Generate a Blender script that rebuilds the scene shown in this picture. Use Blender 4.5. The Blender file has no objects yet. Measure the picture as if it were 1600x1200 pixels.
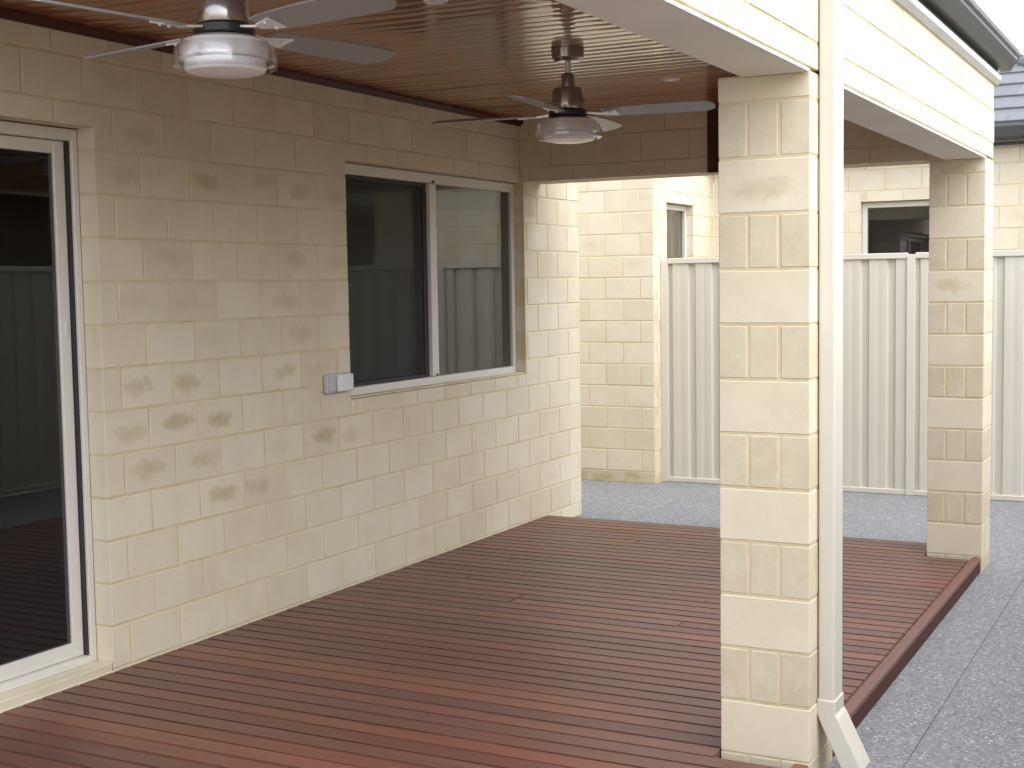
import bpy, bmesh, math, random
from mathutils import Vector, Matrix
random.seed(7)
R = math.radians
S = bpy.context.scene
COL = S.collection

# ------------------------------------------------------------------ camera
cam = bpy.data.cameras.new('camera'); camo = bpy.data.objects.new('camera', cam); COL.objects.link(camo)
yaw, pitch, roll = 0.4822, 0.0744, -0.0157
fw = Vector((-math.sin(yaw)*math.cos(pitch), math.cos(yaw)*math.cos(pitch), -math.sin(pitch)))
r0 = Vector((math.cos(yaw), math.sin(yaw), 0)); u0 = r0.cross(fw)
rt = r0*math.cos(roll)+u0*math.sin(roll); up = -r0*math.sin(roll)+u0*math.cos(roll)
m = Matrix((rt, up, -fw)).transposed().to_4x4(); m.translation = (3.8858, -4.0868, 1.5215)
camo.matrix_world = m
cam.sensor_width = 36.0; cam.lens = 36.0*2108.37/1600.0
cam.clip_start = 0.05; cam.clip_end = 500
S.camera = camo

# ------------------------------------------------------------------ sky, sun, exposure
SUN_EL, SUN_AZ = R(57), R(110)          # azimuth measured from +Y towards +X
w = bpy.data.worlds.new('World'); S.world = w; w.use_nodes = True
nt = w.node_tree; nt.nodes.clear()
sky = nt.nodes.new('ShaderNodeTexSky'); sky.sky_type = 'NISHITA'; sky.sun_disc = False
sky.sun_elevation = SUN_EL; sky.sun_rotation = SUN_AZ
sky.air_density = 1.0; sky.dust_density = 2.0; sky.ozone_density = 1.0
hs = nt.nodes.new('ShaderNodeHueSaturation'); hs.inputs['Saturation'].default_value = 0.30   # overcast: cloud takes the blue out
bg = nt.nodes.new('ShaderNodeBackground'); bg.inputs['Strength'].default_value = 0.15
wo = nt.nodes.new('ShaderNodeOutputWorld')
nt.links.new(sky.outputs[0], hs.inputs['Color']); nt.links.new(hs.outputs[0], bg.inputs[0]); nt.links.new(bg.outputs[0], wo.inputs[0])
sl = bpy.data.lights.new('sun', 'SUN'); sl.energy = 0.5; sl.angle = R(90); sl.color = (1, .98, .95)
so = bpy.data.objects.new('sun', sl); COL.objects.link(so)
sd = Vector((math.sin(SUN_AZ)*math.cos(SUN_EL), math.cos(SUN_AZ)*math.cos(SUN_EL), math.sin(SUN_EL)))
so.rotation_euler = sd.to_track_quat('Z', 'Y').to_euler(); so.location = (8, 3, 12)
S.view_settings.view_transform = 'Standard'; S.view_settings.look = 'None'
S.view_settings.gamma = 1; S.view_settings.use_curve_mapping = False
S.view_settings.exposure = 1.84
S.render.engine = 'CYCLES'; cy = S.cycles; cy.max_bounces = 7; cy.diffuse_bounces = 5; cy.glossy_bounces = 3; cy.transmission_bounces = 4; cy.transparent_max_bounces = 8; cy.caustics_reflective = False; cy.caustics_refractive = False

# ------------------------------------------------------------------ materials
MATS = {}
class NB:
    def __init__(s, name):
        s.m = bpy.data.materials.new(name); s.m.use_nodes = True; s.t = s.m.node_tree
        s.b = s.t.nodes['Principled BSDF']; s.o = s.t.nodes['Material Output']; MATS[name] = s.m
    def n(s, typ, **kw):
        x = s.t.nodes.new('ShaderNode'+typ)
        for k, v in kw.items():
            if k in x.inputs.keys(): x.inputs[k].default_value = v
            else: setattr(x, k, v)
        return x
    def l(s, a, b): s.t.links.new(a, b)
    def mapping(s, scale, coord='Object', loc=None):
        tc = s.n('TexCoord'); mp = s.n('Mapping'); mp.inputs['Scale'].default_value = scale
        s.l(tc.outputs[coord], mp.inputs['Vector'])
        if loc is not None: s.l(loc, mp.inputs['Location'])
        return mp.outputs[0]
    def noise(s, vec, scale, detail=4, rough=.55):
        x = s.n('TexNoise'); x.inputs['Scale'].default_value = scale; x.inputs['Detail'].default_value = detail; x.inputs['Roughness'].default_value = rough
        if vec is not None: s.l(vec, x.inputs['Vector'])
        return x.outputs['Fac']
    def ramp(s, fac, stops):
        x = s.n('ValToRGB'); e = x.color_ramp.elements
        while len(e) < len(stops): e.new(.5)
        for i, (p, c) in enumerate(stops):
            e[i].position = p; e[i].color = (*c, 1) if len(c) == 3 else c
        s.l(fac, x.inputs['Fac']); return x.outputs['Color']
    def mix(s, fac, a, b, mode='MIX'):
        x = s.n('MixRGB', blend_type=mode)
        for i, v in ((0, fac), (1, a), (2, b)):
            if hasattr(v, 'links'): s.l(v, x.inputs[i])
            else: x.inputs[i].default_value = v if i == 0 else (*v, 1)
        return x.outputs[0]
    def math(s, op, a, b=0, clamp=False):
        x = s.n('Math', operation=op); x.use_clamp = clamp
        for i, v in ((0, a), (1, b)):
            if hasattr(v, 'links'): s.l(v, x.inputs[i])
            else: x.inputs[i].default_value = v
        return x.outputs[0]
    def bump(s, h, strength=.3, dist=.002):
        x = s.n('Bump'); x.inputs['Strength'].default_value = strength; x.inputs['Distance'].default_value = dist
        s.l(h, x.inputs['Height']); s.l(x.outputs[0], s.b.inputs['Normal'])
    def rand(s): return s.n('ObjectInfo').outputs['Random']
    def randvec(s):
        c = s.n('CombineXYZ'); r = s.rand()
        s.l(s.math('MULTIPLY', r, 37.0), c.inputs[0]); s.l(s.math('MULTIPLY', r, 91.0), c.inputs[1]); s.l(s.math('MULTIPLY', r, 53.0), c.inputs[2])
        return c.outputs[0]

def simple(name, col, rough=.5, metal=0, var=.06, scale=6, spec=.5, coat=0, bump=0):
    k = NB(name); v = k.mapping((1, 1, 1))
    f = k.noise(v, scale, 5)
    lo = tuple(c*(1-var) for c in col); hi = tuple(min(1, c*(1+var)) for c in col)
    k.l(k.ramp(f, [(.3, lo), (.7, hi)]), k.b.inputs['Base Color'])
    rr = k.n('MapRange'); rr.inputs[3].default_value = rough*.85; rr.inputs[4].default_value = min(1, rough*1.15); k.l(f, rr.inputs[0]); k.l(rr.outputs[0], k.b.inputs['Roughness'])
    k.b.inputs['Metallic'].default_value = metal; k.b.inputs['Specular IOR Level'].default_value = spec
    k.b.inputs['Coat Weight'].default_value = coat
    if bump: k.bump(k.noise(v, scale*12, 3), bump, .001)
    return k.m

def block_mat(name, base, dark):
    k = NB(name); rv = k.randvec(); v = k.mapping((1, 1, 1), loc=rv)
    big = k.noise(v, 5, 4, .6); fine = k.noise(v, 60, 4, .7)
    c = k.mix(k.ramp(big, [(.35, (0, 0, 0)), (.72, (1, 1, 1))]), base, tuple(b*d for b, d in zip(base, (.95, .94, .915))))
    # per block tone
    r = k.rand(); tone = k.ramp(r, [(0, (.95, .94, .92)), (.35, (.985, .98, .97)), (.7, (1, 1, 1)), (1, (.975, .96, .93))])
    c = k.mix(1.0, c, tone, 'MULTIPLY')
    # cloudy tan bloom across the wall, and blocks that are tan and rough all over (their own 'tan')
    gp_ = k.n('NewGeometry'); cloud = k.noise(gp_.outputs['Position'], 1.7, 5, .65)
    c = k.mix(k.ramp(cloud, [(.48, (0, 0, 0)), (.74, (.5,)*3)]), c, (.60, .505, .335))
    ta = k.n('Attribute', attribute_type='OBJECT', attribute_name='tan')
    tf = k.math('MULTIPLY', ta.outputs['Fac'], k.ramp(k.noise(v, 16, 5, .75), [(.25, (.25,)*3), (.70, (1,)*3)]), True)
    c = k.mix(tf, c, (.545, .465, .325))
    # fine pits / specks
    c = k.mix(k.ramp(fine, [(.60, (0, 0, 0)), (.78, (.35, .35, .35))]), c, dark)
    # rub marks of oxide on single blocks (value of each block's own 'stain')
    at = k.n('Attribute', attribute_type='OBJECT', attribute_name='stain')
    tc = k.n('TexCoord'); mp = k.n('Mapping'); mp.inputs['Scale'].default_value = (9.0, 0, 22.0); k.l(tc.outputs['Object'], mp.inputs['Vector'])
    off = k.n('VectorMath', operation='ADD'); k.l(mp.outputs[0], off.inputs[0])
    nz = k.n('TexNoise'); nz.inputs['Scale'].default_value = 13; nz.inputs['Detail'].default_value = 6; nz.inputs['Roughness'].default_value = .7; k.l(v, nz.inputs['Vector'])
    sub = k.n('VectorMath', operation='MULTIPLY_ADD'); k.l(nz.outputs['Color'], sub.inputs[0]); sub.inputs[1].default_value = (2.2, 0, 2.2); sub.inputs[2].default_value = (-1.1, 0, -1.1)
    cr_ = k.n('CombineXYZ'); r1 = k.math('FRACT', k.math('MULTIPLY', r, 17.3)); r2 = k.math('FRACT', k.math('MULTIPLY', r, 41.7))
    k.l(k.math('MULTIPLY', k.math('SUBTRACT', r1, .5), 1.1), cr_.inputs[0]); k.l(k.math('MULTIPLY', k.math('SUBTRACT', r2, .5), .9), cr_.inputs[2])
    ad2 = k.n('VectorMath', operation='ADD'); k.l(sub.outputs[0], ad2.inputs[0]); k.l(cr_.outputs[0], ad2.inputs[1])
    k.l(ad2.outputs[0], off.inputs[1])
    ln = k.n('VectorMath', operation='LENGTH'); k.l(off.outputs[0], ln.inputs[0])
    blob = k.ramp(ln.outputs['Value'], [(.0, (.78,)*3), (.55, (.55,)*3), (1.0, (0, 0, 0))])
    fac = k.math('MULTIPLY', blob, at.outputs['Fac'])
    fac = k.math('MULTIPLY', fac, k.ramp(k.noise(v, 30, 4, .7), [(.25, (.6,)*3), (.65, (1,)*3)]), True)
    c = k.mix(fac, c, (.41, .31, .125))
    k.l(c, k.b.inputs['Base Color']); k.b.inputs['Roughness'].default_value = .88; k.b.inputs['Specular IOR Level'].default_value = .25
    hgt = k.math('ADD', k.math('MULTIPLY', fine, .6), k.noise(v, 220, 2)); k.bump(hgt, .45, .0012)
    return k.m
block = block_mat('limestone_block', (.76, .692, .548), (.52, .44, .28))
def mortar_mat():
    k = NB('mortar'); v = k.mapping((1, 1, 1)); f = k.noise(v, 4, 5, .7); g = k.noise(v, 90, 3)
    k.l(k.ramp(f, [(.3, (.58, .48, .29)), (.7, (.74, .64, .45))]), k.b.inputs['Base Color']); k.b.inputs['Roughness'].default_value = .95
    k.bump(g, .5, .001); return k.m
mortar = mortar_mat()

def timber(name, stops, rough, coat, coatrough, grain=(1.2, 40, 26), bump=.15, spec=.5):
    k = NB(name); rv = k.randvec(); v = k.mapping(grain, loc=rv)
    f = k.noise(v, 1.6, 6, .62); g = k.noise(v, 7, 3, .6)
    tone = k.ramp(k.rand(), stops)
    dk = k.mix(1.0, tone, (.55, .50, .48), 'MULTIPLY')
    c = k.mix(k.ramp(f, [(.30, (0, 0, 0)), (.68, (1, 1, 1))]), dk, tone)
    c = k.mix(k.math('MULTIPLY', k.ramp(g, [(.5, (0, 0, 0)), (.8, (1, 1, 1))]), .35), c, tuple(.4*x for x in stops[0][1]))
    k.l(c, k.b.inputs['Base Color']); k.b.inputs['Specular IOR Level'].default_value = spec
    rr = k.n('MapRange'); rr.inputs[3].default_value = rough*.8; rr.inputs[4].default_value = rough*1.2; k.l(f, rr.inputs[0]); k.l(rr.outputs[0], k.b.inputs['Roughness'])
    k.b.inputs['Coat Weight'].default_value = coat; k.b.inputs['Coat Roughness'].default_value = coatrough; k.b.inputs['Coat IOR'].default_value = 1.75 if coat > .9 else 1.5
    k.bump(k.math('ADD', f, g), bump, .0012); return k.m
deckwood = timber('merbau_decking', [(0, (.16, .054, .036)), (.25, (.14, .060, .044)), (.45, (.195, .066, .043)), (.65, (.155, .068, .049)), (.85, (.215, .074, .047)), (1, (.24, .09, .055))], .45, .28, .34)
ceilwood = timber('varnished_ceiling_timber', [(0, (.36, .118, .026)), (.4, (.45, .165, .034)), (.7, (.40, .135, .028)), (1, (.56, .24, .050))], .30, 1.0, .05, (.9, 30, 30), .05)
darkwood = timber('dark_timber_trim', [(0, (.075, .020, .011)), (1, (.11, .030, .015))], .55, 0, .3, spec=.25)

alum = simple('cream_powdercoat', (.70, .68, .61), .32, 0, .03, 3)
white = simple('white_paint', (.78, .76, .71), .45, 0, .03, 3)
soffitm = simple('soffit_paint', (.84, .82, .77), .6, 0, .06, 2.5)
pipem = simple('cream_pvc', (.62, .59, .515), .38, 0, .03, 4)
fencem = simple('cream_steel_sheet', (.60, .565, .485), .38, 0, .04, 1.2)
postm = simple('cream_steel_post', (.63, .595, .515), .36, 0, .03, 2)
gutterm = simple('dark_grey_steel', (.055, .058, .056), .38, 0, .12, 5)
trimm = simple('pale_grey_steel', (.52, .53, .52), .3, .2, .06, 5)
chrome = simple('brushed_nickel', (.86, .86, .87), .25, .12, .04, 30, coat=.6)
darkmetal = simple('dark_nickel', (.34, .31, .30), .16, .7, .15, 20, coat=.5)
black = simple('black_plastic', (.018, .018, .018), .4, 0, .1, 8)
bladem = simple('silver_blade_paint', (.33, .325, .335), .38, .35, .05, 4)
bladee = simple('blade_edge', (.22, .20, .19), .5, 0, .05, 4)
greyp = simple('grey_plastic', (.50, .51, .53), .4, 0, .04, 6)
whitep = simple('white_plastic', (.74, .75, .76), .35, 0, .03, 6)
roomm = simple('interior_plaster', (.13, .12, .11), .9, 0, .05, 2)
meshm = simple('reveal_seal', (.03, .03, .032), .6, 0, .1, 10)
earth = simple('sandy_earth', (.30, .25, .18), .95, 0, .25, 3, bump=.4)
darkstandin = simple('stand_in_dark_brown', (.085, .06, .05), .85, 0, .25, 8)  # dark tone of the made-up house that darkens the door reflection
leafm = simple('dry_leaf', (.45, .20, .06), .7, 0, .3, 40)
rubber = simple('black_rubber', (.02, .02, .02), .7, 0, .1, 6)

def frosted():
    k = NB('frosted_lens'); v = k.mapping((1, 1, 1)); f = k.noise(v, 12, 3)
    k.l(k.ramp(f, [(.3, (.80, .79, .82)), (.7, (.86, .85, .88))]), k.b.inputs['Base Color']); k.b.inputs['Roughness'].default_value = .25
    k.b.inputs['Subsurface Weight'].default_value = .2; return k.m
lens = frosted()
def glass(name, tint, mn=0.0, rough=0.0, mult=1.0):
    k = NB(name); k.t.nodes.remove(k.b)
    tr = k.n('BsdfTransparent'); tr.inputs[0].default_value = (*tint, 1)
    gl = k.n('BsdfGlossy'); gl.inputs['Roughness'].default_value = rough; gl.inputs[0].default_value = (1, 1, 1, 1)
    ge = k.n('NewGeometry'); dt = k.n('VectorMath', operation='DOT_PRODUCT'); k.l(ge.outputs['Normal'], dt.inputs[0]); k.l(ge.outputs['Incoming'], dt.inputs[1])
    fr = k.math('ADD', k.math('MULTIPLY', k.math('POWER', k.math('SUBTRACT', 1.0, k.math('ABSOLUTE', dt.outputs['Value'])), 5.0), .957), .043)   # Schlick, the same from both sides
    # slight waviness of the float glass
    v = k.mapping((1, 1, 1)); bp = k.n('Bump'); bp.inputs['Strength'].default_value = .02; bp.inputs['Distance'].default_value = .01; k.l(k.noise(v, 2.0, 1), bp.inputs['Height'])
    k.l(bp.outputs[0], gl.inputs['Normal'])
    fac = k.math('ADD', k.math('MULTIPLY', fr, mult), mn, True)
    mx = k.n('MixShader'); k.l(fac, mx.inputs[0]); k.l(tr.outputs[0], mx.inputs[1]); k.l(gl.outputs[0], mx.inputs[2]); k.l(mx.outputs[0], k.o.inputs[0])
    return k.m
paneg = glass('window_glass', (.66, .67, .66), mult=1.5)
doorg = glass('door_glass', (.60, .61, .61), mult=1.15)
clearg = glass('clear_glass', (.97, .97, .975), mult=1.2)
def screen_mat():
    k = NB('fly_screen_mesh'); k.b.inputs['Base Color'].default_value = (.012, .012, .013, 1); k.b.inputs['Roughness'].default_value = .6
    v = k.mapping((1, 1, 1)); f = k.noise(v, 900, 1)
    tr = k.n('BsdfTransparent'); mx = k.n('MixShader'); k.l(k.ramp(f, [(.45, (.30,)*3), (.55, (.44,)*3)]), mx.inputs[0])
    k.l(tr.outputs[0], mx.inputs[1]); k.l(k.b.outputs[0], mx.inputs[2]); k.l(mx.outputs[0], k.o.inputs[0]); return k.m
screenm = screen_mat()

def aggregate():
    k = NB('exposed_aggregate'); v = k.mapping((1, 1, 1), 'Object')
    vo = k.n('TexVoronoi'); vo.inputs['Scale'].default_value = 160; vo.inputs['Randomness'].default_value = 1; k.l(v, vo.inputs['Vector'])
    v2 = k.n('TexVoronoi'); v2.inputs['Scale'].default_value = 105; k.l(v, v2.inputs['Vector'])
    sep = k.n('SeparateColor'); k.l(vo.outputs['Color'], sep.inputs[0])
    sep2 = k.n('SeparateColor'); k.l(v2.outputs['Color'], sep2.inputs[0])
    stone = k.ramp(sep.outputs[0], [(0, (0.077, 0.083, 0.094)), (.35, (0.170, 0.178, 0.196)), (.65, (0.224, 0.233, 0.254)), (.86, (0.293, 0.304, 0.319)), (1, (0.541, 0.544, 0.557))])
    big = k.ramp(sep2.outputs[1], [(0, (0.070, 0.075, 0.086)), (.4, (0.138, 0.143, 0.156)), (.75, (0.270, 0.276, 0.290)), (.9, (0.386, 0.386, 0.396)), (1, (0.662, 0.653, 0.644))])
    stone = k.mix(k.ramp(sep2.outputs[0], [(.50, (0,)*3), (.54, (1,)*3)]), stone, big)
    paste = k.ramp(k.noise(v, 8, 4), [(.3, (0.190, 0.196, 0.212)), (.7, (0.232, 0.238, 0.255))])
    edge = k.ramp(vo.outputs['Distance'], [(.35, (1,)*3), (.75, (0,)*3)])
    c = k.mix(edge, paste, stone)
    c = k.mix(k.ramp(k.noise(v, 1.3, 5, .65), [(.4, (0,)*3), (.75, (.15,)*3)]), c, (0.123, 0.125, 0.129))
    k.l(c, k.b.inputs['Base Color']); k.b.inputs['Roughness'].default_value = .62
    k.bump(vo.outputs['Distance'], -.6, .004); return k.m
agg = aggregate()
def tile_mat():
    k = NB('slate_grey_tile'); rv = k.randvec(); v = k.mapping((1, 1, 1), loc=rv); f = k.noise(v, 9, 5)
    c = k.mix(f, (.115, .12, .135), (.20, .207, .225)); c = k.mix(1, c, k.ramp(k.rand(), [(0, (.8,)*3), (1, (1.05,)*3)]), 'MULTIPLY')
    k.l(c, k.b.inputs['Base Color']); k.b.inputs['Roughness'].default_value = .45; k.bump(k.noise(v, 80, 3), .3, .002); return k.m
tilem = tile_mat()

# ------------------------------------------------------------------ mesh helpers
WL = {}                                  # world location of each object's origin
def link(o, parent, org):
    COL.objects.link(o); org = Vector(org); WL[o.name] = org
    if parent is not None: o.parent = parent; o.location = org-WL[parent.name]
    else: o.location = org
    return o
def tag(o, label=None, cat=None, group=None, kind=None):
    for k, v in (('label', label), ('category', cat), ('group', group), ('kind', kind)):
        if v: o[k] = v
    return o
def empty(name, loc, label=None, cat=None, group=None, parent=None):
    o = bpy.data.objects.new(name, None); o.empty_display_size = .1; link(o, parent, loc); return tag(o, label, cat, group)

class MB:
    """collects boxes / prisms / lathes in world coordinates and links them as one mesh"""
    def __init__(s): s.bm = bmesh.new()
    def box(s, x0, x1, y0, y1, z0, z1, bev=0):
        r = bmesh.ops.create_cube(s.bm, size=1.0)['verts']
        bmesh.ops.scale(s.bm, vec=(x1-x0, y1-y0, z1-z0), verts=r); bmesh.ops.translate(s.bm, vec=((x0+x1)/2, (y0+y1)/2, (z0+z1)/2), verts=r)
        if bev:
            ed = {e for v in r for e in v.link_edges}
            bmesh.ops.bevel(s.bm, geom=list(ed), offset=bev, segments=2 if bev > .004 else 1, affect='EDGES', profile=.5)
        return s
    def prism(s, pts, axis, a, b):
        """closed 2-D outline extruded along an axis; pts are the two remaining coordinates in xyz order"""
        def P(p, t):
            return {0: (t, p[0], p[1]), 1: (p[0], t, p[1]), 2: (p[0], p[1], t)}[axis]
        v0 = [s.bm.verts.new(P(p, a)) for p in pts]; v1 = [s.bm.verts.new(P(p, b)) for p in pts]
        n = len(pts)
        for i in range(n): s.bm.faces.new((v0[i], v0[(i+1) % n], v1[(i+1) % n], v1[i]))
        s.bm.faces.new(v0[::-1]); s.bm.faces.new(v1); return s
    def lathe(s, prof, cx, cy, seg=48, cap=True):
        rings = []
        for r, z in prof:
            rings.append([s.bm.verts.new((cx+r*math.cos(2*math.pi*i/seg), cy+r*math.sin(2*math.pi*i/seg), z)) for i in range(seg)])
        for a, b in zip(rings, rings[1:]):
            for i in range(seg): s.bm.faces.new((a[i], a[(i+1) % seg], b[(i+1) % seg], b[i]))
        if cap: s.bm.faces.new(rings[0][::-1]); s.bm.faces.new(rings[-1])
        return s
    def tube(s, p0, p1, r, seg=16):
        p0, p1 = Vector(p0), Vector(p1); d = (p1-p0); q = d.to_track_quat('Z', 'Y').to_matrix().to_4x4(); q.translation = (p0+p1)/2
        bmesh.ops.create_cone(s.bm, cap_ends=True, segments=seg, radius1=r, radius2=r, depth=d.length, matrix=q); return s
    def build(s, name, mat, parent=None, org=None, smooth=False):
        bmesh.ops.recalc_face_normals(s.bm, faces=s.bm.faces[:])
        if org is None:
            xs = [v.co for v in s.bm.verts]; org = Vector((sum(min(c[i] for c in xs)*.5+max(c[i] for c in xs)*.5 if i == k else 0 for i in range(3)) for k in range(3)))
        org = Vector(org); bmesh.ops.translate(s.bm, vec=-org, verts=s.bm.verts)
        me = bpy.data.meshes.new(name); s.bm.to_mesh(me); s.bm.free(); me.materials.append(mat)
        if smooth:
            for p in me.polygons: p.use_smooth = True
            me.set_sharp_from_angle(angle=R(35))
        return link(bpy.data.objects.new(name, me), parent, org)

def rounded(o, w=.003, seg=2):
    md = o.modifiers.new('bevel', 'BEVEL'); md.width = w; md.segments = seg; md.limit_method = 'ANGLE'; md.angle_limit = R(40); return o

_bm = {}
def brick_mesh(l, d, h, mat, ch=.002):
    key = (round(l, 3), round(d, 3), round(h, 3), mat.name)
    if key not in _bm:
        b = bmesh.new(); r = bmesh.ops.create_cube(b, size=1.0)['verts']; bmesh.ops.scale(b, vec=key[:3], verts=r)
        bmesh.ops.bevel(b, geom=b.edges[:], offset=ch, segments=1, affect='EDGES')
        me = bpy.data.meshes.new('brick'); b.to_mesh(me); b.free(); me.materials.append(mat); _bm[key] = me
    return _bm[key]
CH, BL, J = .172, .30, .010
STAINS = []                               # (x, y, z, strength)
def piece(name, mesh, parent, c, rz=0):
    o = bpy.data.objects.new(name, mesh); link(o, parent, c); o.rotation_euler = (random.uniform(-.0016, .0016), random.uniform(-.001, .001), rz+random.uniform(-.0016, .0016)); return o
def brick(parent, c, l, h, rz, d=.09, tan=None):
    o = piece('brick', brick_mesh(l, d, h, block), parent, c, rz)
    st = 0.0
    for sx, sy, sz, q in STAINS:
        if abs(sz-c[2]) < h/2+.005 and math.hypot(sx-c[0], sy-c[1]) < max(l/2, .05)+.004: st = max(st, q)
    if c[2] < 0 and c[1] > 5: tan = 1.0; st = 1.0
    if st == 0: st = random.choice([0]*8+[.10, .2])
    o['stain'] = st
    o['tan'] = random.choice([0, 0, 0, 0, .1, .2, .35]) if tan is None else tan
    return o

def brick_wall(parent, org, ax, length, z0, z1, face, opens=(), phase=0, name='wall', thick=.2, u_first=0, minz=None):
    """ax: 'x' or 'y' direction in which the wall runs; face: +1/-1 side on which the outside lies.
    opens: (u0,u1,z0,z1). Returns the mortar core (part); bricks are its children."""
    ox, oy = org
    mb = MB(); R_ = .0022
    us = sorted({0, length, *[u for o in opens for u in (o[0]-R_, o[1]+R_)]}); zs = sorted({z0, z1, *[z for o in opens for z in (o[2]-R_, o[3]+R_)]})
    us = [u for u in us if 0 <= u <= length]; zs = [z for z in zs if z0 <= z <= z1]
    def blk(u0, u1, a, b):
        n0, n1 = (-R_-thick, -R_) if face > 0 else (R_, R_+thick)
        if ax == 'y': mb.box(ox+n0, ox+n1, oy+u0, oy+u1, a, b)
        else: mb.box(ox+u0, ox+u1, oy+n0, oy+n1, a, b)
    for ua, ub in zip(us, us[1:]):
        run = None
        for za, zb in zip(zs, zs[1:]):
            um, zm = (ua+ub)/2, (za+zb)/2
            solid = not any(o[0]-R_ <= um <= o[1]+R_ and o[2]-R_ <= zm <= o[3]+R_ for o in opens)
            if solid: run = (run[0], zb) if run else (za, zb)
            if (not solid or zb == zs[-1]) and run: blk(ua, ub, *run); run = None
    core = mb.build(name, mortar, parent)
    k = math.floor(z0/CH+.01)
    while k*CH < z1-.02:
        a, b = max(z0, k*CH)+(J if k*CH >= z0-.001 else 0), min((k+1)*CH, z1)
        if z0 > k*CH+.001: a = z0+.002
        off = (phase+(k % 2)*BL/2) % BL
        u = -BL+off
        while u < length-.001:
            ps = [(max(u, 0), min(u+BL-J, length), a, b)]
            for o in opens:
                nw = []
                for p in ps:
                    if p[1] <= o[0]+.001 or p[0] >= o[1]-.001 or p[3] <= o[2]+.001 or p[2] >= o[3]-.001: nw.append(p); continue
                    if p[0] < o[0]: nw.append((p[0], o[0], p[2], p[3]))
                    if p[1] > o[1]: nw.append((o[1], p[1], p[2], p[3]))
                    if p[2] < o[2]: nw.append((max(p[0], o[0]), min(p[1], o[1]), p[2], o[2]))
                    if p[3] > o[3]: nw.append((max(p[0], o[0]), min(p[1], o[1]), o[3]+.002, p[3]))
                ps = nw
            for p in ps:
                l, h = p[1]-p[0], p[3]-p[2]
                if l < .025 or h < .02: continue
                n = face*(-.045+random.uniform(-.0008, .0012)); uc, zc = (p[0]+p[1])/2, (p[2]+p[3])/2
                c = (ox+n, oy+uc, zc) if ax == 'y' else (ox+uc, oy+n, zc)
                tn = None
                brick(core, c, l, h, R(90) if ax == 'y' else 0, tan=tn)
            u += BL
        k += 1
    return core

# ------------------------------------------------------------------ sizes found from the photograph
W, Y2, ZB, ZC, G = 2.779, 3.486, 2.15, 2.53, -.085
PH = .29
EY0 = -3.75                               # house and deck go on behind the camera's left edge
EY1 = Y2+PH
RY0 = -1.9                                # unseen patio roof cut short here to let more light onto wall and ceiling

# ground and paving
MB().box(-60, 60, -60, 60, G-.35, G-.10).build('ground', earth)['kind'] = 'structure'
pv = MB().box(-3, 4.28, -9, 7.28, G-.098, G-.02).build('pavement', agg); pv['kind'] = 'structure'
xs = [-3, -1.3, .4, 1.7, 3.0, 4.278]; ys = [-9, -7.4, -6, -4.6, -3.25, -1.86, -.46, .95, 2.36, 3.80, 5.2, 6.6, 7.28]
for xa, xb in zip(xs, xs[1:]):
    for ya, yb in zip(ys, ys[1:]):
        o = MB().box(xa+.0012, xb-.0012, ya+.0012, yb-.0012, G-.0198, G, .0015).build('slab', agg, pv)

# stains on single blocks of the house wall: (y, z) on the wall, seen as brown rubs
for y_, z_, q in [(.43, 2.02, .8), (.10, 2.15, .5), (.86, 1.96, .45), (1.08, 1.97, .55), (1.33, 1.98, .5), (.06, 1.92, .4), (.33, 1.70, .35), (.05, 1.73, .3),
                  (.10, 1.10, .6), (.28, 1.11, .75), (.36, .95, 1.0), (.68, .97, .95), (.02, .94, .5), (1.17, .84, 1.0), (1.45, .83, .7), (.05, .77, .7), (.28, .79, .6), (.62, .66, .8), (1.0, .68, .6), (1.18, .70, .45),
                  (1.08, 1.50, .5), (1.05, 1.32, .5), (1.12, 1.15, .6), (1.45, 1.15, .35), (1.06, 1.66, .4), (.15, 1.49, .3), (1.44, 1.70, .4), (.1, 2.33, .4), (3.6, 2.0, .5), (1.6, .8, .4), (.9, 1.05, .3)]:
    STAINS.append((-.045, y_, z_, q))
for z_ in (.4, .75, 1.1, 1.4, 1.75, .1, 1.95): STAINS.append((-.045, -.2, z_, .5))
for x_, y_, z_, q in [(W-.06, .145, 1.98, .55), (W-.145, .045, 1.80, .6), (W-.15, Y2+.045, 1.47, .6), (W-.05, Y2+.145, 1.3, .5), (W-.24, Y2+.045, 2.1, .7)]: STAINS.append((x_, y_, z_, q))
for i in range(9): STAINS.append((-.1-.28*i, 5.86+.045, -.03, .9)); STAINS.append((-.2-.28*i, 5.905, -.03, .7))

# ------------------------------------------------------------------ the house
house = empty('brick_house', (0, 0, G), 'cream limestone block house with stained blocks, window and sliding glass door opening on the deck', 'house')
DO = (-2.55, -.135, .0, 2.15); WO = (1.575, 3.535, .946, 2.15)
wall = brick_wall(house, (0, EY0), 'y', 4.35-EY0, G, 2.62, 1,
                  opens=[(DO[0]-EY0, DO[1]-EY0, DO[2], DO[3]), (WO[0]-EY0, WO[1]-EY0, WO[2], WO[3])], phase=.12, thick=.24)
# end wall of the house, turning away from the deck
brick_wall(house, (-2.4, 4.35), 'x', 2.4-.093, G, 2.62, 1, phase=.05, thick=.2, name='end_wall')
# dark room behind the glass
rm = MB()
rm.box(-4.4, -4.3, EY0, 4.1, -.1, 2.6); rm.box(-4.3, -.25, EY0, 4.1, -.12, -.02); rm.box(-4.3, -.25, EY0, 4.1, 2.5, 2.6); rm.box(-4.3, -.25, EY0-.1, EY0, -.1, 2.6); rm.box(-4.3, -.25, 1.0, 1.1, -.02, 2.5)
rm.build('interior', roomm, house)

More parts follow.
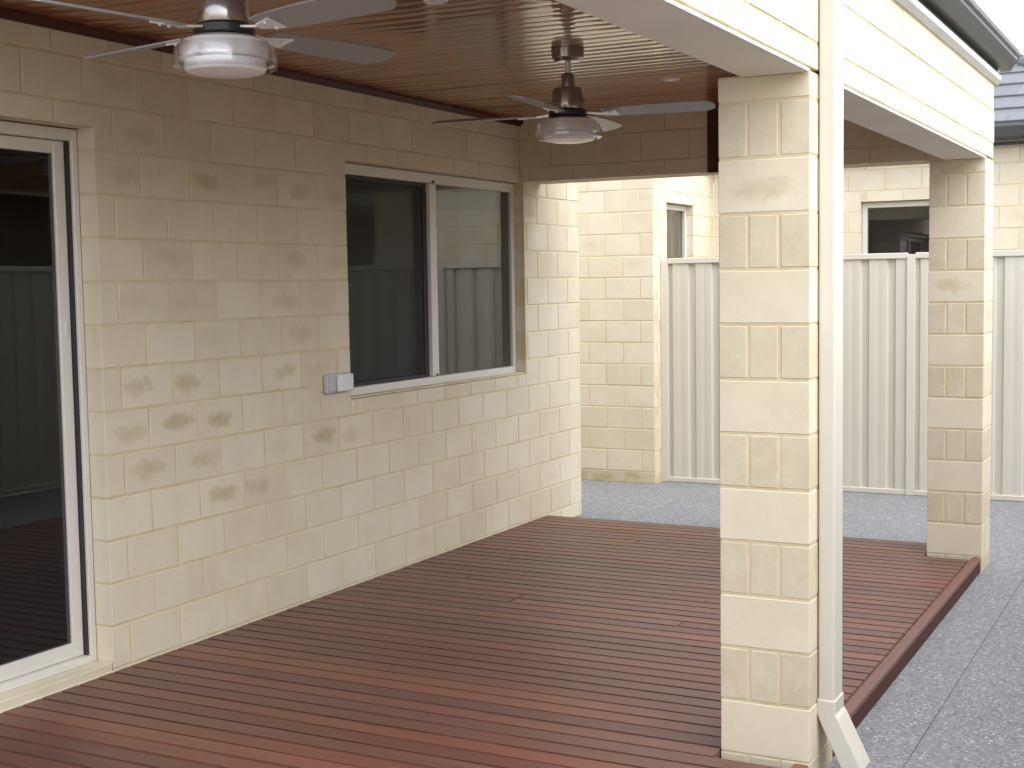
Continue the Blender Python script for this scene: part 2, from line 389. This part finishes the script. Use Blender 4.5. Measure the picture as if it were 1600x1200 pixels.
# window
wn = empty('window', (-.065, 2.555, WO[2]), parent=house)
y0, y1, z0, z1 = WO; ym = 2.525
f = MB(); fx0, fx1 = -.135, -.065
y0 += .003; y1 -= .003; z0 += .003; z1 -= .003
f.box(fx0, fx1, y0, y0+.045, z0, z1, .003).box(fx0, fx1, y1-.045, y1, z0, z1, .003)
f.box(fx0, fx1, y0+.0452, y1-.0452, z1-.055, z1, .003).box(fx0, fx1+.008, y0+.0452, y1-.0452, z0, z0+.05, .003)
f.build('frame', alum, wn)
MB().box(-.112, -.060, ym-.035, ym+.035, z0+.052, z1-.057, .004).build('mullion', alum, wn)
MB().box(-.10, -.085, ym+.036, y1-.046, z0+.051, z1-.056).build('pane', paneg, wn)
MB().box(-.130, -.118, y0+.046, ym-.030, z0+.051, z1-.056).build('pane', paneg, wn)
sc = MB(); sc.box(-.096, -.084, ym-.075, ym-.036, z0+.051, z1-.056, .002).box(-.096, -.084, y0+.046, y0+.075, z0+.051, z1-.056, .002)
sc.box(-.096, -.084, y0+.076, ym-.076, z1-.076, z1-.056, .002).box(-.096, -.084, y0+.076, ym-.076, z0+.051, z0+.068, .002)
scr = sc.build('fly_screen_frame', meshm, wn)
MB().box(-.0905, -.0895, y0+.0752, ym-.0752, z0+.069, z1-.077).build('fly_screen', screenm, scr)
MB().box(-.062, -.056, ym-.006, ym+.012, z1-.053, z1-.04).build('latch', black, wn)
MB().box(-.056, -.0535, ym-.006, ym+.012, z0+.056, z0+.068).build('latch', black, wn)
MB().box(-.063, -.008, y0+.002, y1-.002, z0-.0005, z0+.0095, .002).build('sill', mortar, wn)

# sliding door
dr = empty('sliding_door', (-.08, -1.35, 0), parent=house)
y0, y1, z0, z1 = DO[0]+.003, DO[1]-.003, .035, DO[3]-.003
MB().box(-.20, -.004, DO[0]+.004, DO[1]-.004, -.03, z0-.001, .003).build('sill', block, dr)
f = MB(); fx0, fx1 = -.20, -.085
f.box(fx0, fx1, y1-.030, y1, z0, z1, .003).box(fx0, fx1, y0, y0+.030, z0, z1, .003).box(fx0, fx1, y0+.0302, y1-.0302, z1-.045, z1, .003).box(fx0, fx1+.004, y0+.0302, y1-.0302, z0, z0+.028, .003)
f.build('frame', alum, dr)
MB().box(-.128, -.098, y1-.042, y1-.0305, z0+.029, z1-.046).build('seal', meshm, dr)
sa = MB(); sx0, sx1 = -.145, -.112
a, b, c, d = y1-1.18, y1-.044, z0+.030, z1-.047
sa.box(sx0, sx1, b-.055, b, c, d, .003).box(sx0, sx1, a, a+.055, c, d, .003).box(sx0, sx1, a+.0552, b-.0552, d-.05, d, .003).box(sx0, sx1, a+.0552, b-.0552, c, c+.06, .003)
sash = sa.build('sash', alum, dr)
MB().box(-.132, -.124, a+.0555, b-.0555, c+.0605, d-.0505).build('pane', doorg, sash)
MB().box(-.1118, -.106, b-.036, b-.020, 1.34, 1.40, .003).build('latch', alum, sash)  # tab added in place of a small highlight on the sash stile
sa = MB(); sx0, sx1 = -.19, -.157; b2 = a+.055; a2 = y0+.031
sa.box(sx0, sx1, b2-.055, b2, c, d, .003).box(sx0, sx1, a2, a2+.055, c, d, .003).box(sx0, sx1, a2+.0552, b2-.0552, d-.05, d, .003).box(sx0, sx1, a2+.0552, b2-.0552, c, c+.06, .003)
sash2 = sa.build('sash', alum, dr)
MB().box(-.177, -.169, a2+.0555, b2-.0555, c+.0605, d-.0505).build('pane', doorg, sash2)

# ------------------------------------------------------------------ columns
def column(yf, label):
    t = empty('brick_column', (W-PH/2, yf+PH/2, G), label, 'column', 'brick columns along the deck edge')
    cr = MB().box(W-PH+.0022, W-.0022, yf+.0022, yf+PH-.0022, G, ZB).build('mortar_core', mortar, t)
    for k in range(-1, 13):
        a, b = (G+.004, 0) if k < 0 else (k*CH+J, min((k+1)*CH, ZB-.004))
        if k == 0: a = .006
        zc, h = (a+b)/2, b-a
        for i in range(3):
            t_ = .045+i*.1; jit = random.uniform(-.0008, .0008)
            if k % 2 == 0: brick(cr, (W-PH/2+jit, yf+t_, zc), PH, h, 0, tan=random.uniform(0, .15))
            else: brick(cr, (W-PH+t_, yf+PH/2+jit, zc), PH, h, R(90), tan=random.uniform(.6, 1.0))
    return t
column(0, 'cream block column with the white downpipe fixed to its outer side')
column(Y2, 'cream block column at the far deck corner, clear of any downpipe')

# ------------------------------------------------------------------ patio roof
roof = empty('patio_roof', (W/2, 0, ZB), 'patio roof with block beams, varnished timber ceiling and dark grey gutter', 'roof')
XI = 2.57
# side beam (outside face towards +X)
def beam_bricks(core, ax, org, length, z0, z1, face, phase=.1, end=None):
    k = math.floor(z0/CH)
    while k*CH < z1-.02:
        a, b = max(z0, k*CH+J), min((k+1)*CH, z1)
        u = -BL+(phase+(k % 2)*BL/2) % BL
        while u < length-.001:
            p0, p1 = max(u, 0), min(u+BL-J, length)
            if p1-p0 > .025 and b-a > .02:
                n = face*(-.045+random.uniform(-.0008, .0012)); uc = (p0+p1)/2
                c = (org[0]+n, org[1]+uc, (a+b)/2) if ax == 'y' else (org[0]+uc, org[1]+n, (a+b)/2)
                brick(core, c, p1-p0, b-a, R(90) if ax == 'y' else 0)
            u += BL
        k += 1
bc = MB().box(XI, W-.003, RY0, EY1-.003, ZB+.012, 2.60).build('beam', mortar, roof)
beam_bricks(bc, 'y', (W, RY0), EY1-RY0, ZB+.012, 2.585, 1, phase=.26)
MB().box(XI-.004, W-.012, RY0, -.001, ZB-.004, ZB+.0115, .002).build('soffit_lining', soffitm, bc)
MB().box(XI-.004, W-.012, PH+.001, Y2-.001, ZB-.004, ZB+.0115, .002).build('soffit_lining', soffitm, bc)
for a, b in ((RY0, -.004), (PH+.004, Y2-.004)):
    MB().box(W-.0115, W+.002, a, b, ZB-.006, ZB+.004, .001).build('lintel_edge', white, bc)
# far beam (seen from inside, facing -Y)
fb = MB().box(.002, XI-.002, Y2+.003, EY1-.003, ZB+.004, ZC+.06).build('beam', mortar, roof)
beam_bricks(fb, 'x', (.002, Y2), XI-.004, ZB, ZC+.05, -1, phase=.07)
MB().box(1.235, 1.42, Y2-.014, Y2-.0015, ZB-.004, ZC-.001, .002).build('cover_board', darkwood, fb)
# slim made-up edge out of view, replacing an end beam to admit light
MB().box(.002, XI-.002, RY0+.17, RY0+.199, ZC-.03, ZC+.10).build('fascia', white, roof)
# ceiling
cl = MB().box(.001, XI-.001, RY0+.2, Y2+.001, ZC+.0142, ZC+.03).build('ceiling', darkwood, roof)
pt = .0900; y = Y2-.003; me = None
while y > RY0+.3:
    if me is None:
        b = MB(); hw = pt/2
        b.prism([(-hw, ZC+.014), (-hw, ZC+.005), (-hw+.003, ZC+.0012), (-hw*.5, ZC+.0002), (0, ZC), (hw*.5, ZC+.0002), (hw-.003, ZC+.0012), (hw, ZC+.005), (hw, ZC+.014)], 0, .03, XI-.004)
        o = b.build('ceiling_board', ceilwood, cl, org=(XI/2, 0, ZC), smooth=True); me = o.data
        o.location = Vector((XI/2, y-pt/2, ZC))-WL[cl.name]
    else:
        o = bpy.data.objects.new('ceiling_board', me); link(o, cl, (XI/2, y-pt/2, ZC))
    o.rotation_euler = (random.gauss(0, .006), random.gauss(0, .0012), 0)
    y -= pt
MB().prism([(.001, ZC-.034), (.012, ZC-.034), (.032, ZC-.012), (.034, ZC+.003), (.001, ZC+.003)], 1, RY0+.21, Y2-.002).build('cornice', darkwood, cl)
# eave trim, fascia, gutter
ye = EY1+.03
MB().prism([(W+.001, 2.563), (W+.016, 2.565), (W+.03, 2.585), (W+.03, 2.612), (W+.001, 2.612)], 1, RY0-.1, ye).build('eave_trim', trimm, roof)
MB().box(W-.015, W+.012, RY0-.1, ye, 2.6125, 2.70, .001).build('fascia', gutterm, roof)
prof = [(W+.014, 2.648), (W+.062, 2.648), (W+.070, 2.654), (W+.098, 2.705), (W+.098, 2.722), (W+.112, 2.728), (W+.115, 2.748), (W+.108, 2.752), (W+.100, 2.742), (W+.092, 2.735), (W+.090, 2.708), (W+.064, 2.660), (W+.020, 2.656), (W+.020, 2.745), (W+.014, 2.745)]
gt = MB().prism(prof, 1, RY0-.12, EY1+.13).build('gutter', gutterm, roof)
MB().prism([(W+.0205, 2.6565), (W+.0635, 2.6605), (W+.0895, 2.7085), (W+.0915, 2.735), (W+.0995, 2.742), (W+.0205, 2.742)], 1, EY1+.122, EY1+.128).build('stop_end', gutterm, gt)
# roof slab over everything, hipped at the far end
v = [(W+.05, RY0-.1, 2.74), (W+.05, EY1+.09, 2.74), (-5, EY1+.09, 2.74), (-5, RY0-.1, 2.74), (-1.1, RY0-.1, 4.3), (-1.1, .1, 4.3),
     (W+.0, RY0-.1, 2.70), (W+.0, EY1+.05, 2.70), (-5, EY1+.05, 2.70), (-5, RY0-.1, 2.70)]
fc = [(0, 1, 5, 4), (1, 2, 5), (2, 3, 4, 5), (3, 0, 4), (6, 9, 8, 7), (0, 6, 7, 1), (1, 7, 8, 2), (2, 8, 9, 3), (3, 9, 6, 0)]
rme = bpy.data.meshes.new('roof_tiles'); rme.from_pydata([Vector(q)-Vector((0, 0, 2.7)) for q in v], [], fc); rme.materials.append(tilem)
link(bpy.data.objects.new('roof_tiles', rme), roof, (0, 0, 2.7))

# ------------------------------------------------------------------ downpipe on the first column
dp = empty('downpipe', (W+.028, .145, G), 'cream rectangular downpipe running down the block column to the paving', 'downpipe')
pa, pb, px0, px1 = .092, .198, W+.003, W+.055
MB().box(px0, px1, pa, pb, .145, 2.66, .006).build('pipe', pipem, dp)
def sweep(name, path, w, t, mat, parent):
    """rectangular section swept in the XZ plane along path, width along Y"""
    b = bmesh.new(); rings = []
    for i, (x, z, nx, nz) in enumerate(path):
        rings.append([b.verts.new((x+nx*s*t/2, yy, z+nz*s*t/2)) for s, yy in ((-1, pa-w), (1, pa-w), (1, pb+w), (-1, pb+w))])
    for p, q in zip(rings, rings[1:]):
        for i in range(4): b.faces.new((p[i], p[(i+1) % 4], q[(i+1) % 4], q[i]))
    b.faces.new(rings[0]); b.faces.new(rings[-1])
    mm = MB(); mm.bm.free(); mm.bm = b
    return rounded(mm.build(name, mat, parent), .004)
xc = (px0+px1)/2
sweep('shoe', [(xc, .185, 1, 0), (xc, .14, 1, 0), (xc+.012, .115, .9, .42), (xc+.085, -.035, .9, .42), (xc+.090, -.045, .9, .42)], .004, .060, pipem, dp)

# ------------------------------------------------------------------ deck
deck = empty('timber_deck', (W/2, 0, G), 'red brown timber deck of long boards under the patio roof', 'deck')
bp_, bw, th = .0935, .0872, .021
XE = W-.048
_dm = {}
def dboard(x0, x1, yc):
    l = round(x1-x0, 2)
    if l not in _dm:
        me = bpy.data.meshes.new('deck_board'); b = bmesh.new(); r = bmesh.ops.create_cube(b, size=1.0)['verts']; bmesh.ops.scale(b, vec=(l, bw, th), verts=r)
        bmesh.ops.bevel(b, geom=[e for e in b.edges if e.verts[0].co.z > 0 and e.verts[1].co.z > 0], offset=.004, segments=2, affect='EDGES')
        b.to_mesh(me); b.free(); me.materials.append(deckwood); _dm[l] = me
    o = bpy.data.objects.new('deck_board', _dm[l]); link(o, deck, ((x0+x1)/2, yc, -th/2+random.uniform(-.0006, .0006)))
    o.rotation_euler = (random.gauss(0, .003), 0, random.gauss(0, .0004))
y = EY1-.004-.0
while y-bw > EY0:
    yc = y-bw/2
    xe = XE-.004
    if yc+bw/2 > -.004 and yc-bw/2 < PH+.004 or yc+bw/2 > Y2-.004: xe = W-PH-.006
    if random.random() < .13:
        j = random.choice([.45, .9, 1.35, 1.8])+random.uniform(-.004, .004)
        dboard(.008, j-.001, yc); dboard(j+.001, xe, yc)
    else: dboard(.008, xe, yc)
    y -= bp_
for a, b in ((EY0, -.005), (PH+.005, Y2-.004)):
    MB().box(XE, W-.004, a, b, -th, .0005, .003).build('border_board', deckwood, deck)
    MB().box(W-.024, W-.006, a, b, G+.002, -th-.001, .002).build('fascia_board', darkwood, deck)
MB().box(.01, W-PH-.006, EY1-.001, EY1+.018, G+.002, -.001, .002).build('fascia_board', deckwood, deck)
for x in (.1, .55, 1.0, 1.45, 1.9, 2.35):
    MB().box(x-.02, x+.02, EY0, EY1-.01, G+.001, -th-.002).build('joist', darkwood, deck)

# ------------------------------------------------------------------ ceiling fans
def make_fan(cx, cy, rot, dz, label):
    t = empty('ceiling_fan', (cx, cy, ZC), label, 'ceiling fan', 'ceiling fans under the patio ceiling')
    B = lambda prof, n, mt, p=t: MB().lathe(prof, cx, cy).build(n, mt, p, org=(cx, cy, prof[0][1]), smooth=True)
    B([(.030, ZC-.058), (.052, ZC-.055), (.068, ZC-.040), (.072, ZC-.012), (.072, ZC-.0005)], 'canopy', darkmetal)
    B([(.0135, 2.352+dz), (.0135, ZC-.058)], 'down_rod', chrome)
    B([(.026, 2.365+dz), (.030, 2.36+dz), (.030, 2.415+dz), (.024, 2.425+dz), (.0136, 2.425+dz)], 'coupling', darkmetal)
    B([(.060, 2.268+dz), (.068, 2.272+dz), (.070, 2.285+dz), (.070, 2.350+dz), (.062, 2.362+dz), (.030, 2.366+dz)], 'motor_housing', darkmetal)
    B([(.082, 2.238+dz), (.086, 2.242+dz), (.086, 2.262+dz), (.078, 2.268+dz), (.058, 2.268+dz)], 'blade_hub', black)
    lk = B([(.118, 2.172+dz), (.124, 2.176+dz), (.124, 2.208+dz), (.118, 2.222+dz), (.098, 2.232+dz), (.050, 2.2385+dz)], 'light_kit', chrome)
    B([(.112, 2.170+dz), (.116, 2.150+dz), (.108, 2.138+dz), (.070, 2.130+dz), (.002, 2.127+dz)][::-1], 'lens', lens, lk)
    g = MB(); g.lathe([(.128, 2.215+dz), (.136, 2.205+dz), (.146, 2.175+dz), (.144, 2.150+dz), (.128, 2.142+dz), (.126, 2.145+dz), (.141, 2.153+dz), (.143, 2.175+dz), (.133, 2.203+dz), (.126, 2.212+dz)], cx, cy, cap=False)
    g.build('glass_ring', clearg, lk, org=(cx, cy, 2.18+dz), smooth=True)
    for k in range(4):
        a = R(rot+90*k); M = Matrix.Translation((cx, cy, 2.252+dz)) @ Matrix.Rotation(a, 4, 'Z')
        P = M @ Matrix.Rotation(R(-12), 4, 'X')
        bl = bmesh.new()
        out = [(.155, -.040), (.20, -.052), (.36, -.064), (.52, -.066), (.615, -.060), (.640, -.040), (.648, 0), (.640, .035), (.605, .060), (.52, .062), (.36, .058), (.20, .046), (.155, .036)]
        top = [bl.verts.new(P @ Vector((x, y_, .003))) for x, y_ in out]; bot = [bl.verts.new(P @ Vector((x, y_, -.003))) for x, y_ in out]
        bl.faces.new(top); bl.faces.new(bot[::-1])
        for i in range(len(out)): bl.faces.new((top[i], bot[i], bot[(i+1) % len(out)], top[(i+1) % len(out)]))
        q = MB(); q.bm.free(); q.bm = bl; bo = q.build('blade', bladem, t, org=P @ Vector((.155, 0, 0)))
        br = bmesh.new()
        def bar(x0, x1, w0, w1, z0, z1, MM):
            vs = [br.verts.new(MM @ Vector(c)) for c in ((x0, -w0, z0), (x0, w0, z0), (x0, w0, z0+.006), (x0, -w0, z0+.006), (x1, -w1, z1), (x1, w1, z1), (x1, w1, z1+.006), (x1, -w1, z1+.006))]
            for f_ in ((0, 3, 2, 1), (4, 5, 6, 7), (0, 1, 5, 4), (1, 2, 6, 5), (2, 3, 7, 6), (3, 0, 4, 7)): br.faces.new([vs[i] for i in f_])
        bar(.07, .15, .014, .012, .000, -.0095, M); bar(.148, .225, .012, .034, -.0095, -.0095, P)
        q = MB(); q.bm.free(); q.bm = br; bk = q.build('blade_bracket', chrome, bo, org=M @ Vector((.1, 0, 0)))
        for sx, sy in ((.20, -.02), (.20, .02)):
            MB().tube(P @ Vector((sx, sy, -.014)), P @ Vector((sx, sy, -.0095)), .005, 10).build('screw', chrome, bo)
    return t
make_fan(1.366, 1.297, 6, 0, 'four blade nickel ceiling fan hung near the window end of the patio')
make_fan(1.405, -1.05, -12, -.014, 'four blade nickel ceiling fan hung near the sliding door')

for i, (x, y, lb) in enumerate([(1.43, 2.38, 'small round ceiling downlight between the window end fan and the far beam'), (1.39, .14, 'small round ceiling downlight between the two ceiling fans')]):
    t = empty('downlight', (x, y, ZC), lb, 'downlight', 'downlights in the timber ceiling')
    MB().lathe([(.030, ZC-.001), (.033, ZC-.005), (.042, ZC-.005), (.046, ZC-.0005), (.030, ZC-.0004)], x, y, cap=False).build('trim_ring', chrome, t, org=(x, y, ZC), smooth=True)
    MB().lathe([(.003, ZC-.006), (.018, ZC-.0045), (.0295, ZC-.0012)], x, y).build('lamp', whitep, t, org=(x, y, ZC), smooth=True)

# ------------------------------------------------------------------ power outlet
t = empty('power_outlet', (.03, 1.44, 1.0), 'white and grey weatherproof power outlet on the wall beside the window', 'power outlet')
rounded(MB().box(.0015, .030, 1.335, 1.535, .995, 1.090).build('base', greyp, t), .006)
rounded(MB().box(.0305, .052, 1.400, 1.530, 1.000, 1.085).build('cover', whitep, t), .008)
rounded(MB().box(.0305, .040, 1.343, 1.392, 1.008, 1.080).build('switch_flap', greyp, t), .004)

# ------------------------------------------------------------------ sheet steel fences
def fence(name, org, ax, posts, label, z1, face=-1, spare=()):
    """runs along ax from org; posts: list of u positions"""
    t = empty(name, (org[0], org[1], G), label, 'fence', 'cream sheet steel fences')
    def bx(u0, u1, n0, n1, a, b, bev=.002):
        m_ = MB()
        return m_.box(org[0]+u0, org[0]+u1, org[1]+n0, org[1]+n1, a, b, bev) if ax == 'x' else m_.box(org[0]+n0, org[0]+n1, org[1]+u0, org[1]+u1, a, b, bev)
    for u in posts: bx(u-.03, u+.03, -.028, .028, G+.001, z1-.012).build('post', postm, t)
    for a, b in zip(posts, posts[1:]):
        bx(a+.0305, b-.0305, -.024, .024, z1-.042, z1, .003).build('rail', postm, t)
        bx(a+.0305, b-.0305, -.022, .022, G+.002, G+.040, .003).build('rail', postm, t)
        pts = []; u = a+.032; pitch = .1935; e = b-.032
        top = []
        while u < e-.02:
            for du, n in ((0, .011), (.022, .011), (.034, -.011), (.072, -.011), (.1, -.0085), (.128, -.011), (.160, -.011), (.172, .011)):
                if u+du < e: top.append((u+du, face*-n))
            u += pitch
        top.append((e, top[-1][1]))
        lo = [(p[0], p[1]+.0016) for p in top[::-1]]
        m_ = MB(); outl = top+lo
        if ax == 'x': outl = [(org[0]+p, org[1]+q) for p, q in outl]
        else: outl = [(org[0]+q, org[1]+p) for p, q in outl]
        m_.prism(outl, 2, G+.0405, z1-.0425).build('sheet', fencem, t)
    return t
fence('metal_fence', (0, 6.03), 'x', [-.018, 1.90, 3.82], 'cream ribbed steel fence closing the gap beside the block house wing', 1.70)
fence('metal_fence', (4.32, 0), 'y', [-9+2.36*i for i in range(7)], 'cream ribbed steel boundary fence running along the paved side path', 1.72, face=1)

# ------------------------------------------------------------------ house wing behind the fence
wing = empty('brick_wing', (1.5, 7.3, G), 'cream block house wing behind the fence with two small windows and grey tiled roof', 'house')
XN, YN, YF = -.05, 5.86, 7.30
brick_wall(wing, (-2.3, YN), 'x', XN+2.3, G, 2.60, -1, phase=.04, name='wall')
SW = (6.16, 6.78, 1.20, 2.15)
brick_wall(wing, (XN, YN+.093), 'y', YF-YN-.093, G, 2.60, 1, opens=[(SW[0]-YN-.093, SW[1]-YN-.093, SW[2], SW[3])], phase=.2, name='wall')
FW = (1.23, 1.83, 1.376, 2.15)
brick_wall(wing, (XN+.001, YF), 'x', 3.35-XN, G, 2.60, -1, opens=[(FW[0]-XN-.001, FW[1]-XN-.001, FW[2], FW[3])], phase=.13, name='wall')
def small_window(ax, c, a, b, z0, z1):
    t = empty('window', (c, (a+b)/2, z0) if ax == 'y' else ((a+b)/2, c, z0), parent=wing)
    s = 1 if ax == 'y' else -1
    def bx(m_, u0, u1, n0, n1, p, q, bev=.003):
        n0, n1 = sorted((c-s*n0, c-s*n1))
        return m_.box(n0, n1, u0, u1, p, q, bev) if ax == 'y' else m_.box(u0, u1, n0, n1, p, q, bev)
    fr = MB(); a += .002; b -= .002; z0 += .002; z1 -= .002
    bx(fr, a, a+.04, .06, .12, z0, z1); bx(fr, b-.04, b, .06, .12, z0, z1); bx(fr, a+.0402, b-.0402, .06, .12, z1-.045, z1); bx(fr, a+.0402, b-.0402, .06, .12, z0, z0+.045)
    fr.build('frame', alum, t)
    bx(MB(), a+.041, b-.041, .085, .093, z0+.046, z1-.046, 0).build('pane', paneg, t)
    bx(MB(), a-.02, b+.02, .21, .22, z0-.02, z1+.02, 0).build('blind', roomm, t)
small_window('y', XN, *SW); small_window('x', YF, *FW)
# soffit, gutter and tiled hip roof of the wing
XE2, YE2 = 3.78, 7.16; DZ2 = .04          # wing roof almost flush with its wall
MB().box(XN+.02, XE2-.03, YE2+.06, YF-.004, 2.575, 2.585).build('soffit', soffitm, wing)
gp = [(YE2-.07, 2.60), (YE2-.06, 2.585), (YE2+.02, 2.58), (YE2+.06, 2.58), (YE2+.06, 2.70), (YE2+.045, 2.70), (YE2+.04, 2.62), (YE2-.03, 2.62), (YE2-.055, 2.66), (YE2-.055, 2.70), (YE2-.075, 2.705), (YE2-.085, 2.68)]
MB().prism(gp, 0, XN-.3, XE2).build('gutter', gutterm, wing)
MB().box(XN-.3, XE2-.02, YE2+.0605, YE2+.075, 2.545, 2.70, .001).build('fascia', gutterm, wing)
rt_ = MB(); sl_ = .45; D = 2.6
vv = [(-1.5, YE2+.03, 2.68), (XE2, YE2+.03, 2.68), (XE2, YE2+.03+2*D, 2.68), (-1.5, YE2+.03+2*D, 2.68), (-1.5, YE2+.03+D, 2.68+sl_*D), (XE2-D, YE2+.03+D, 2.68+sl_*D)]
rme = bpy.data.meshes.new('roof'); rme.from_pydata([Vector(q)-Vector((1.5, 8, 2.68)) for q in vv], [], [(0, 1, 5, 4), (1, 2, 5), (2, 3, 4, 5), (0, 3, 2, 1), (0, 4, 3)]); rme.materials.append(tilem)
rf = link(bpy.data.objects.new('roof', rme), wing, (1.5, 8, 2.68))
th_ = math.atan(sl_); tm = {}
for row in range(8):
    s0 = row*.30
    x = XN-.2+(row % 2)*.165
    while x+.33 < XE2-s0+.10:
        wd = min(.327, XE2-s0-x-.02)
        if wd > .08:
            key = round(wd, 2)
            if key not in tm:
                b = bmesh.new(); r = bmesh.ops.create_cube(b, size=1.0)['verts']; bmesh.ops.scale(b, vec=(key, .37, .022), verts=r); bmesh.ops.bevel(b, geom=b.edges[:], offset=.004, segments=1, affect='EDGES')
                tm[key] = bpy.data.meshes.new('tile'); b.to_mesh(tm[key]); b.free(); tm[key].materials.append(tilem)
            o = bpy.data.objects.new('tile', tm[key]); link(o, rf, (x+wd/2, YE2-.01+s0+.18, 2.69+sl_*(s0+.17)+.022)); o.rotation_euler = (th_-.055, 0, random.gauss(0, .003))
        x += .33
for i in range(7):
    s0 = i*.36
    c = Vector((XE2-.05-s0-.15, YE2+.05+s0+.15, 2.72+sl_*(s0+.15)+.03)); d_ = Vector((-1, 1, sl_)).normalized()
    q = MB(); q.tube(c-d_*.24, c+d_*.24, .065, 12); q.build('hip_cap', tilem, rf)

# ------------------------------------------------------------------ made-up dark house out of view, added to darken the door glass reflection
nb = empty('stand_in_house', (10, 10, G), 'made-up dark house out of view, added as a dark reflection in the door glass', 'house')
MB().box(7.4, 13, 4.6, 16, G-.1, 2.6).build('wall', darkstandin, nb)
v = [(6.95, 4.2, 2.6), (6.95, 16.4, 2.6), (13.4, 16.4, 2.6), (13.4, 4.2, 2.6), (10.2, 7.4, 4.2), (10.2, 13, 4.2)]
rme = bpy.data.meshes.new('roof'); rme.from_pydata([Vector(q)-Vector((11, 2, 2.6)) for q in v], [], [(0, 1, 5, 4), (1, 2, 5), (2, 3, 4, 5), (3, 0, 4), (0, 3, 2, 1)]); rme.materials.append(gutterm)
link(bpy.data.objects.new('roof', rme), nb, (11, 2, 2.6))
MB().box(6.86, 6.95, 4.2, 16.4, 2.56, 2.70, .01).build('gutter', gutterm, nb)
